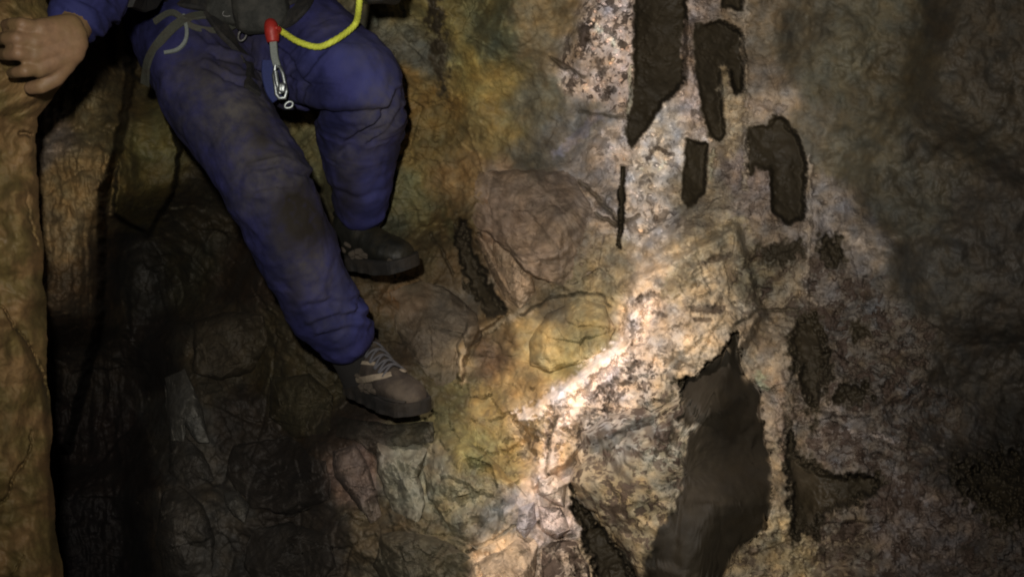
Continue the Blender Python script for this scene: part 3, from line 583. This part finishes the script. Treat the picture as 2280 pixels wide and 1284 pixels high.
# other hand closed on the rope just above the frame
OX_, OY_ = 24, -24
b.chain([(856+OX_,-75+OY_,2.8,.030),(846+OX_,-40+OY_,2.79,.030),(836+OX_,-10+OY_,2.785,.027)])
for k, (dx, dy) in enumerate(((0, -32), (-2, -13), (0, 6), (4, 23))):
    r = [.0115, .012, .0115, .010][k]
    b.chain([(848+OX_+dx,-2+OY_+dy*.9,2.775,r+.004),(822+OX_+dx,-4+OY_+dy,2.742,r),(796+OX_+dx,-2+OY_+dy,2.742,r*.95),(790+OX_+dx,OY_+dy,2.768,r*.88)])
b.chain([(842+OX_,-58+OY_,2.78,.017),(812+OX_,-62+OY_,2.75,.0135),(792+OX_,-48+OY_,2.745,.0115)])
person = b.build('person', SKIN, .0030, 3)
tag(person, 'person in muddy blue coverall and harness straddling the cleft, one hand on left wall', 'person')
# coverall
b = Blob(); b.chain(thin(LEG1, .95)); b.chain(thin(LEG2, .98)); b.chain(ARM1); b.chain(ARM2); b.chain(TORSO)
b.cone(P(430,-400,2.95), .10, P(660,-400,2.97), .10); b.cone(P(395,-430,2.92), .085, P(690,-430,2.95), .085)
b.cone(P(430,20,3.06), .13, P(600,20,3.06), .13)
b.chain([(530,-380,3.0,.11),(545,-500,2.97,.066)])
b.cone(P(600,150,3.02), .07, P(700,170,2.98), .085)
cov = b.build('coverall', CLOTH, .0055, 6, person)
me = cov.data; nv = len(me.vertices)
co = np.empty(nv*3, np.float32); me.vertices.foreach_get('co', co); co = co.reshape(-1, 3).astype(float)
no = np.empty(nv*3, np.float32); me.vertices.foreach_get('normal', no); no = no.reshape(-1, 3).astype(float)
def segdist(p, chain):
    best = np.full(len(p), 1e9); ax = np.zeros((len(p), 3)); al = np.zeros(len(p)); acc = 0
    for a, c_ in zip(chain[:-1], chain[1:]):
        A = Pn(*a[:3]); B = Pn(*c_[:3]); e = B-A; L = np.linalg.norm(e); t = np.clip(((p-A)@e)/(L*L), 0, 1)
        d = np.linalg.norm(p-(A+t[:, None]*e), axis=1); m = d < best
        best[m] = d[m]; ax[m] = e/L; al[m] = acc+t[m]*L; acc += L
    return best, ax, al
d1, a1, l1 = segdist(co, LEG1); d2, a2, l2 = segdist(co, LEG2); d3, a3, l3 = segdist(co, ARM1)
st = np.stack([d1, d2, d3]); w_ = np.argmin(st, 0)[:, None]
ax = np.where(w_ == 0, a1, np.where(w_ == 1, a2, a3)); al = np.where(w_[:, 0] == 0, l1, np.where(w_[:, 0] == 1, l2, l3))
along = (co*ax).sum(1)[:, None]*ax; perp = co-along
q = perp*7+along*26; q += .8*np.stack([fbm(co*6+k*5, 2) for k in range(3)], -1)
fold = fbm(q, 3, ridged=True)
q2 = perp*16+along*9
fold2 = fbm(q2+5, 3, ridged=True)
big = fbm(co*7+3, 3)
def near(px, py, r, ch_depth=None):
    # distance in the picture plane at the surface
    rel = co-CAM; dd = rel@FW; ux = (rel@RT)/dd*FPX+1140; uy = 642-(rel@UP)/dd*FPX
    return ux, uy
UX, UY = near(0, 0, 0)
def ell(cx, cy, rx, ry, ang=0):
    c_, s_ = math.cos(math.radians(ang)), math.sin(math.radians(ang)); x = UX-cx; y = UY-cy
    n_ = 1+.35*fbm(co*22, 3)
    return np.exp(-(((x*c_+y*s_)/rx)**2+((-x*s_+y*c_)/ry)**2)*n_*n_)
wr = .4+1.0*np.maximum.reduce([ell(770,700,60,60), ell(820,270,110,50), ell(600,380,60,70), ell(560,150,60,60), ell(240,-30,70,70), ell(700,150,90,60)])
disp = (.011*fold*(wr-.28)+.005*fold2+.015*big)
# knee crease behind the bent knee
disp -= .016*np.exp(-((linedist(UX, UY, [(650,232),(700,255),(780,258),(850,245)])/9.)**2))*(w_[:, 0] == 1)
for cl_, wdt, am in (([(470,118),(540,150),(585,160)],6,.010),([(455,150),(530,190),(575,200)],5,.007),([(560,380),(620,372),(690,395)],5,.007),([(575,430),(610,420),(640,425)],4,.005),
   ([(690,720),(740,700),(812,705)],6,.005),([(712,745),(770,728),(818,735)],6,.005),([(680,680),(730,672),(790,668)],6,.004),([(735,420),(790,440),(850,425)],7,.004),([(600,95),(650,130),(690,190)],6,.009),
   ([(640,170),(700,190),(760,195)],5,.005),([(880,200),(850,260),(800,300)],5,.008),([(890,240),(860,290),(820,320)],5,.007),([(140,20),(180,50),(215,80)],5,.008),([(170,0),(220,20),(250,50)],5,.008),([(430,60),(480,110),(500,180)],5,.006)):
    disp -= am*np.exp(-((linedist(UX+6*fbm(co*20, 2), UY, cl_)/wdt)**2)); disp += am*.8*np.exp(-((linedist(UX+6*fbm(co*20, 2), UY+wdt*2.2, cl_)/(wdt*1.3))**2))
disp += .008*np.exp(-((linedist(UX, UY, [(640,210),(710,228),(780,232),(850,218)])/12.)**2))*(w_[:, 0] == 1)
disp -= .010*np.exp(-((linedist(UX, UY, [(760,340),(800,310),(850,285)])/7.)**2))*(w_[:, 0] == 1)
disp -= .010*np.exp(-((linedist(UX, UY, [(770,320),(830,275),(870,240)])/6.)**2))*(w_[:, 0] == 1)
co2 = co+no*disp[:, None]
me.vertices.foreach_set('co', co2.astype(np.float32).ravel()); me.update()
front = 1.0
dust = np.maximum.reduce([.95*ell(530,240,105,130,-30), .95*ell(600,370,85,160,-30), .85*ell(690,590,55,110,-28), .95*ell(845,260,50,110,15), .5*ell(840,130,60,50), .5*ell(820,120,60,50), .7*ell(440,170,80,60,-20),
                          .6*ell(780,370,45,60), .5*ell(740,60,60,40), .45*ell(760,700,20,60), .4*ell(480,60,70,60)])
mud = np.maximum.reduce([1.4*ell(662,485,50,70,-15), .85*ell(580,310,32,58,-15), .5*ell(480,150,70,40), .6*ell(530,90,80,50), .6*ell(770,440,35,50), .5*ell(655,640,20,60)])
worn = np.maximum.reduce([1.*ell(840,190,60,60), .9*ell(780,130,90,45), .7*ell(830,420,30,80), .8*ell(775,690,45,70), .6*ell(740,610,35,60), .5*ell(160,30,60,40)])*(.9+.5*fbm(co*16, 3))
dust *= .75+.5*fbm(co*14, 3); mud *= .9+.4*fbm(co*18, 3)
b_ = me.color_attributes.new('mask', 'FLOAT_COLOR', 'POINT')
b_.data.foreach_set('color', np.stack([np.clip(dust, 0, 1), np.clip(mud*1.2, 0, 1), np.clip(worn, 0, 1), dust*0+1], 1).astype(np.float32).ravel())
# surface finder for things worn on or hanging against the coverall
dg = bpy.context.evaluated_depsgraph_get()
BV = BVHTree.FromObject(cov, dg)
def snap(px, py, off=.004, default=2.95):
    d = Vector(Pn(px, py, 1.0)-CAM).normalized()
    h = BV.ray_cast(Vector(CAM), d)
    if h[0] is None: return P(px, py, default), Vector(-FW)
    return h[0]+h[1]*off-d*off*.5, h[1]
def smoothpts(pts, n):
    a = np.array([tuple(p) for p in pts]); t = np.arange(len(a)); u = np.linspace(0, len(a)-1, n)
    out = np.zeros((n, 3))
    for k, s in enumerate(u):
        i = min(int(s), len(a)-2); f = s-i
        p0, p1, p2, p3 = a[max(i-1, 0)], a[i], a[i+1], a[min(i+2, len(a)-1)]
        out[k] = .5*((2*p1)+(-p0+p2)*f+(2*p0-5*p1+4*p2-p3)*f*f+(-p0+3*p1-3*p2+p3)*f**3)
    return [Vector(p) for p in out]
def tube(name, pts, r, m, seg=12, n=None, parent=None, closed=False, twist=0.):
    if n: pts = smoothpts(pts, n)
    V = []; prev = None; N = len(pts)
    for i, p in enumerate(pts):
        t = (pts[(i+1) % N if closed else min(i+1, N-1)]-pts[(i-1) % N if closed else max(i-1, 0)]).normalized()
        if prev is None: u = t.orthogonal().normalized()
        else: u = (prev-t*prev.dot(t)).normalized()
        prev = u; w2 = t.cross(u); ri = r(i/(N-1)) if callable(r) else r
        for j in range(seg):
            a = 2*math.pi*j/seg; rr = ri*(1+(twist*math.sin(2*a*2+i*.9) if twist else 0)); V.append(tuple(p+u*math.cos(a)*rr+w2*math.sin(a)*rr))
    F = [(i*seg+j, i*seg+(j+1) % seg, ((i+1) % N)*seg+(j+1) % seg, ((i+1) % N)*seg+j) for i in range(N if closed else N-1) for j in range(seg)]
    if not closed: F += [tuple(reversed(range(seg))), tuple((N-1)*seg+j for j in range(seg))]
    me = bpy.data.meshes.new(name); me.from_pydata(V, [], F); me.update(); me.materials.append(m)
    me.polygons.foreach_set('use_smooth', np.ones(len(F), bool))
    o = bpy.data.objects.new(name, me); COL.objects.link(o)
    if parent: o.parent = parent
    return o
def strap(name, pxs, width, m, parent=None, th=.003, off=.003, n=60, pts=None):
    if pts is None: hs = [snap(x, y, off) for x, y in pxs]
    else: hs = pts
    ps = smoothpts([h[0] for h in hs], n); ns = smoothpts([h[1] for h in hs], n); V = []
    for i, p in enumerate(ps):
        t = (ps[min(i+1, n-1)]-ps[max(i-1, 0)]).normalized(); nn = ns[i].normalized(); s = t.cross(nn).normalized()
        for a, c_ in ((-.5, 0), (-.42, th), (.42, th), (.5, 0), (.5, -th), (-.5, -th)): V.append(tuple(p+s*a*width+nn*c_))
    F = [(i*6+j, i*6+(j+1) % 6, (i+1)*6+(j+1) % 6, (i+1)*6+j) for i in range(n-1) for j in range(6)]+[tuple(reversed(range(6))), tuple((n-1)*6+j for j in range(6))]
    me = bpy.data.meshes.new(name); me.from_pydata(V, [], F); me.update(); me.materials.append(m)
    o = bpy.data.objects.new(name, me); COL.objects.link(o)
    if parent: o.parent = parent
    return o
gb = Blob(); gb.chain([(857+OX_,-80+OY_,2.8,.038),(846+OX_,-40+OY_,2.79,.034),(836+OX_,-10+OY_,2.785,.031)])
for k, (dx, dy) in enumerate(((0, -32), (-2, -13), (0, 6), (4, 23))):
    rr_ = [.0115, .012, .0115, .010][k]+.0025
    gb.chain([(848+OX_+dx,-2+OY_+dy*.9,2.775,rr_+.004),(822+OX_+dx,-4+OY_+dy,2.742,rr_),(796+OX_+dx,-2+OY_+dy,2.742,rr_*.95),(790+OX_+dx,OY_+dy,2.768,rr_*.88)])
gb.chain([(842+OX_,-58+OY_,2.78,.020),(812+OX_,-62+OY_,2.75,.016),(792+OX_,-48+OY_,2.745,.0135)])
gb.build('glove', LEATHER2, .004, 3, person)
# harness (worn, so a child of the person)
harness = strap('harness', [(292,-15),(350,10),(430,2),(520,10),(600,8),(680,-20),(720,-60)], .05, DARKWEB, person, th=.006, off=.006)
strap('leg_loop', [(322,190),(332,135),(360,90),(400,52),(450,36),(510,46),(545,62)], .022, WEB, harness)
strap('leg_loop', [(560,205),(552,150),(520,105),(495,70),(470,30)], .040, DARKWEB, harness, th=.005, off=.005)
strap('leg_loop', [(690,-20),(672,20),(640,45),(600,52),(560,60)], .035, DARKWEB, harness, th=.005, off=.005)
strap('gear_loop', [(408,35),(416,70),(412,95),(395,112),(368,118)], .008, PALEWEB, harness)
strap('gear_loop', [(345,50),(385,30),(430,60),(490,70),(535,50)], .014, WEB, harness)
def lump(name, c, sz, m, parent, seed=1, rot=0):
    n1, n2 = 40, 28; u = np.linspace(0, 2*np.pi, n1, endpoint=False); v = np.linspace(.02, np.pi-.02, n2); U, Vv = np.meshgrid(u, v)
    def pw(x, e): return np.sign(x)*np.abs(x)**e
    L = np.stack([pw(np.cos(U)*np.sin(Vv), .6), pw(np.sin(U)*np.sin(Vv), .6), pw(np.cos(Vv), .6)], -1)
    L = L*(1+.10*fbm(L*1.6+seed, 3, ridged=True)[..., None]); L = L*np.array(sz)/2
    cr, sr = math.cos(rot), math.sin(rot); x = L[..., 0]*cr-L[..., 1]*sr; y = L[..., 0]*sr+L[..., 1]*cr
    V = np.array(c)+x[..., None]*RT+y[..., None]*UP-L[..., 2][..., None]*FW
    V = V.reshape(-1, 3); F = gridfaces(n2, n1, True)
    me = bpy.data.meshes.new(name); me.from_pydata([tuple(p) for p in V], [], [tuple(f) for f in F]+[tuple(range(n1)), tuple(reversed(range((n2-1)*n1, n2*n1)))]); me.update()
    me.materials.append(m); me.polygons.foreach_set('use_smooth', np.ones(len(me.polygons), bool)); o = bpy.data.objects.new(name, me); COL.objects.link(o)
    if parent: o.parent = parent
    return o
pouch = lump('tool_pouch', snap(585, 20, .0)[0]-Vector(FW)*.02, (.115, .11, .06), BAG, harness, 2, .1)
lump('tool_pouch', snap(510, 15, .0)[0]-Vector(FW)*.015, (.09, .085, .05), BAG, harness, 5, -.2)
def ring(name, c, rx, ry, r, m, ang, parent=None, tilt=.25, n=40):
    pts = []
    for k in range(n):
        t = 2*math.pi*k/n; x = math.cos(t)*rx; y = math.sin(t)*ry*(1+.12*math.cos(t)); ca, sa = math.cos(ang), math.sin(ang)
        pts.append(Vector(np.array(c)+(x*ca-y*sa)*RT+(x*sa+y*ca)*UP+FW*tilt*x*.3))
    return tube(name, pts, r, m, 10, None, parent, closed=True)
ring('buckle', snap(500, 28, .03)[0], .013, .008, .0026, DARKSTEEL, .4, harness)
ring('buckle', snap(556, 78, .02)[0], .012, .008, .0026, DARKSTEEL, 1.2, harness)
# helmet
hm = lump('helmet', P(570, -745, 2.93), (.25, .19, .29), HELM, person, 9)
lump('head_torch', P(585, -735, 2.77), (.05, .035, .03), DARKWEB, hm, 3)
# boots
for nm, ch in (('sock', [(752,735,3.05,.052),(790,800,3.11,.050),(806,850,3.16,.044)]), ('sock', [(802,455,3.14,.048),(803,500,3.17,.046),(803,545,3.20,.042)])):
    bb = Blob(); bb.chain(ch); bb.build(nm, SOCK, .005, 3, person)
def boot(name, heel, toe, up, m, parent, scale=1., label=None, band=True):
    H = Vector(heel); T = Vector(toe); xa = (T-H); L = xa.length; xa.normalize(); up = Vector(up); up = (up-xa*up.dot(xa)).normalized(); ya = up.cross(xa)
    # station: s, halfwidth, height, z0
    S = [(-.02,.018,.05),(.0,.032,.085),(.06,.037,.118),(.14,.040,.128),(.24,.041,.124),(.33,.042,.112),(.42,.044,.096),(.52,.047,.082),(.64,.050,.070),(.76,.050,.060),(.86,.046,.052),(.94,.036,.044),(.99,.022,.032),(1.01,.006,.018)]
    S = np.array(S); s = np.linspace(0, len(S)-1, 60); st_ = np.stack([np.interp(s, np.arange(len(S)), S[:, k]) for k in range(3)], -1)
    kk = np.ones(5)/5
    seg = 28; V = []
    for (t, hw, hh) in st_:
        for j in range(seg):
            a = 2*math.pi*j/seg; cx = math.cos(a); cz = math.sin(a)
            e = .75 if cz < 0 else (1.0 if t > .45 else .8)
            x = np.sign(cx)*abs(cx)**e*hw*(1 if cz < .1 else 1-.28*(cz)**1.5); z = .012+hh*(.5+.5*np.sign(cz)*abs(cz)**e)
            V.append(H+xa*(t*L)+ya*float(x)*scale+up*float(z)*scale)
    F = [(i*seg+j, (i+1)*seg+j, (i+1)*seg+(j+1) % seg, i*seg+(j+1) % seg) for i in range(59) for j in range(seg)]+[tuple(range(seg)), tuple(reversed(range(59*seg, 60*seg)))]
    arr = np.array([tuple(v) for v in V]); cen = arr.reshape(60, seg, 3).mean(1).repeat(seg, 0); dr = arr-cen; dr /= np.linalg.norm(dr, axis=1)[:, None]+1e-9
    arr = arr+dr*(.0035*fbm(arr*25, 3, ridged=True))[:, None]
    me = bpy.data.meshes.new(name); me.from_pydata([tuple(v) for v in arr], [], F); me.update(); me.materials.append(m)
    me.polygons.foreach_set('use_smooth', np.ones(len(F), bool)); bo = bpy.data.objects.new(name, me); COL.objects.link(bo); bo.parent = parent
    if label: bo['label'] = label
    # sole: outline slab with tread lugs
    V = []; st2 = st_[::2]; n = len(st2)
    out = [(t*L, -hw*1.10*scale) for t, hw, hh in st2]+[(t*L, hw*1.10*scale) for t, hw, hh in st2[::-1]]
    N = len(out)
    for z in (-.016, -.004, .010, .020):
        for i, (x, y) in enumerate(out):
            lug = (1 if (i//2) % 2 else .93) if z < 0 else 1; V.append(tuple(H+xa*(x+(.012 if x > L*.8 else -.004))+ya*y*lug+up*(z*scale+(.012*max(0, x/L-.75)*4 if z < .02 else .008*max(0, x/L-.75)*4))))
    F = [(k*N+i, k*N+(i+1) % N, (k+1)*N+(i+1) % N, (k+1)*N+i) for k in range(3) for i in range(N)]+[tuple(reversed(range(N))), tuple(range(3*N, 4*N))]
    me = bpy.data.meshes.new('sole'); me.from_pydata(V, [], F); me.update(); me.materials.append(SOLE); so = bpy.data.objects.new('sole', me); COL.objects.link(so); so.parent = bo
    def on(t, a):   # point on the boot surface at station t, angle a (deg from ya)
        hw = np.interp(t, S[:, 0], S[:, 1]); hh = np.interp(t, S[:, 0], S[:, 2]); a = math.radians(a); cx, cz = math.cos(a), math.sin(a)
        e = .75 if cz < 0 else (1.0 if t > .45 else .8)
        x = math.copysign(abs(cx)**e, cx)*hw*(1 if cz < .1 else 1-.28*cz**1.5); z = .012+hh*(.5+.5*math.copysign(abs(cz)**e, cz))
        p = H+xa*(t*L)+ya*x*scale+up*z*scale; nn = (ya*cx+up*cz).normalized(); return p+nn*.003, nn
    # laces criss-cross on the instep
    for t in ((.30, .37, .44, .51, .58) if band else ()):
        tube('lace', [on(t, 40)[0], on(t+.015, 65)[0]+up*.003, on(t+.03, 90)[0]+up*.004, on(t+.045, 115)[0]+up*.003, on(t+.06, 140)[0]], .0030, LACE, 8, 14, bo)
        tube('lace', [on(t, 140)[0], on(t+.015, 115)[0]+up*.004, on(t+.03, 90)[0]+up*.006, on(t+.045, 65)[0]+up*.004, on(t+.06, 40)[0]], .0030, LACE, 8, 14, bo)
    if band:
        for sg in (0, 180):
            f = lambda a: a if sg == 0 else 180-a
            strap('side_band', None, .016, BAND, bo, th=.002, n=40, pts=[on(t, f(a)) for t, a in ((.06, -30), (.2, -26), (.36, -12), (.52, 14), (.64, 46), (.68, 66))])
            strap('side_band', None, .009, BAND, bo, th=.002, n=40, pts=[on(t, f(a)) for t, a in ((.02, -5), (.16, 0), (.3, 14), (.42, 36), (.48, 52))])
            strap('toe_bumper', None, .022, SOLE, bo, th=.003, n=40, pts=[on(t, f(a)) for t, a in ((.60, -50), (.75, -38), (.88, -30), (.96, -24))])
    # caked mud clods on the welt
    rb = random.Random(4)
    for k in range(9):
        p_, n_ = on(rb.uniform(.1, .98), rb.choice((-1, 1))*90+90+rb.uniform(25, 62)*rb.choice((-1, 1)) if False else 180+rb.uniform(5, 40))
        lump('mud_clod', p_, (rb.uniform(.012, .03), rb.uniform(.008, .016), .012), MUDM, bo, k+1, rb.uniform(-.6, .6))
    # padded collar
    cp = [on(.02, 90)[0], on(.08, 60)[0], on(.2, 48)[0], on(.3, 60)[0], on(.33, 90)[0], on(.3, 120)[0], on(.2, 132)[0], on(.08, 120)[0]]
    tube('collar', cp, .008, m, 10, None, bo, closed=True)
    return bo
boot('boot', P(790, 858, 3.17), P(934, 915, 2.99), UP*1.0+RT*.45-FW*.80, LEATHER, person, .92, 'brown low boot with a pale side band, standing on the stone')
boot('boot', P(765, 575, 3.22), P(912, 592, 3.08), UP*1.0+RT*.1-FW*.5, LEATHER2, person, .9, 'dark olive muddy boot behind, toe braced on the wall', band=False)
# ------------------------------------------------------------------ things hanging from the harness
rp = []
for x, y in [(618,66),(640,82),(672,99),(710,108),(745,102),(775,82),(793,50),(799,20),(801,-10),(806,-60),(815,-140),(800,-300)]:
    p, nn = snap(x, y, .012, 2.8); rp.append(p)
for k in range(6, 12):
    x, y = [(618,66),(640,82),(672,99),(710,108),(745,102),(775,82),(793,50),(799,20),(801,-10),(806,-60),(815,-140),(800,-300)][k]; rp[k] = P(x, y, [2.82, 2.785, 2.77, 2.77, 2.75, 2.7][k-6])
rope = tube('rope', rp, .0066, YEL, 16, 260, None, twist=.09)
tag(rope, 'yellow green rope hanging in a loop from the harness across the bent thigh', 'rope')
def at(px, py, d): return P(px, py, d)
LD = 2.845
lan = bpy.data.objects.new('safety_lanyard', None); COL.objects.link(lan); lan.location = at(605, 75, LD)
tag(lan, 'short safety lanyard with red sleeve and metal snap hook hanging beside the rope', 'lanyard')
def adopt(o): o.parent = lan; o.matrix_parent_inverse = Matrix.Translation(-Vector(lan.location)); return o
adopt(tube('sleeve', [at(602, 52, LD+.01), at(604, 62, LD), at(606, 78, LD), at(608, 94, LD)], lambda t: .0125+.003*math.sin(t*3.1), RED, 14, 20))
adopt(tube('knot', [at(612, 62, LD-.012), at(622, 66, LD), at(614, 76, LD+.012), at(602, 70, LD), at(606, 62, LD-.012)], .0055, RED, 10, 30))
adopt(strap('webbing', None, .016, PALEWEB, None, th=.003, n=30, pts=[(at(608, 92, LD), Vector(-FW)), (at(611, 125, LD), Vector(-FW)), (at(618, 152, LD), Vector(-FW))]))
adopt(strap('webbing', None, .026, BLUEWEB, None, th=.003, n=30, pts=[(at(597, 135, LD+.012), Vector(-FW)), (at(596, 165, LD+.015), Vector(-FW)), (at(604, 200, LD+.02), Vector(-FW)), (at(618, 222, LD+.02), Vector(-FW))]))
# snap hook: a D-shaped body with a gate and nose
hp = [(614,146),(624,150),(630,165),(634,185),(638,205),(634,218),(622,219),(615,210),(613,190),(609,168)]
hook = tube('snap_hook', [at(x, y, LD-.004) for x, y in hp], .0042, STEEL, 12, None, None, closed=True)
adopt(hook)
g = tube('gate', [at(613, 158, LD-.009), at(617, 185, LD-.010), at(624, 210, LD-.009)], .0048, STEEL, 12, 16); g.parent = hook
adopt(lump('thimble', at(628, 196, LD-.012), (.016, .020, .014), STEEL, None, 4))
adopt(ring('link', at(643, 234, LD), .009, .006, .0028, STEEL, .5))
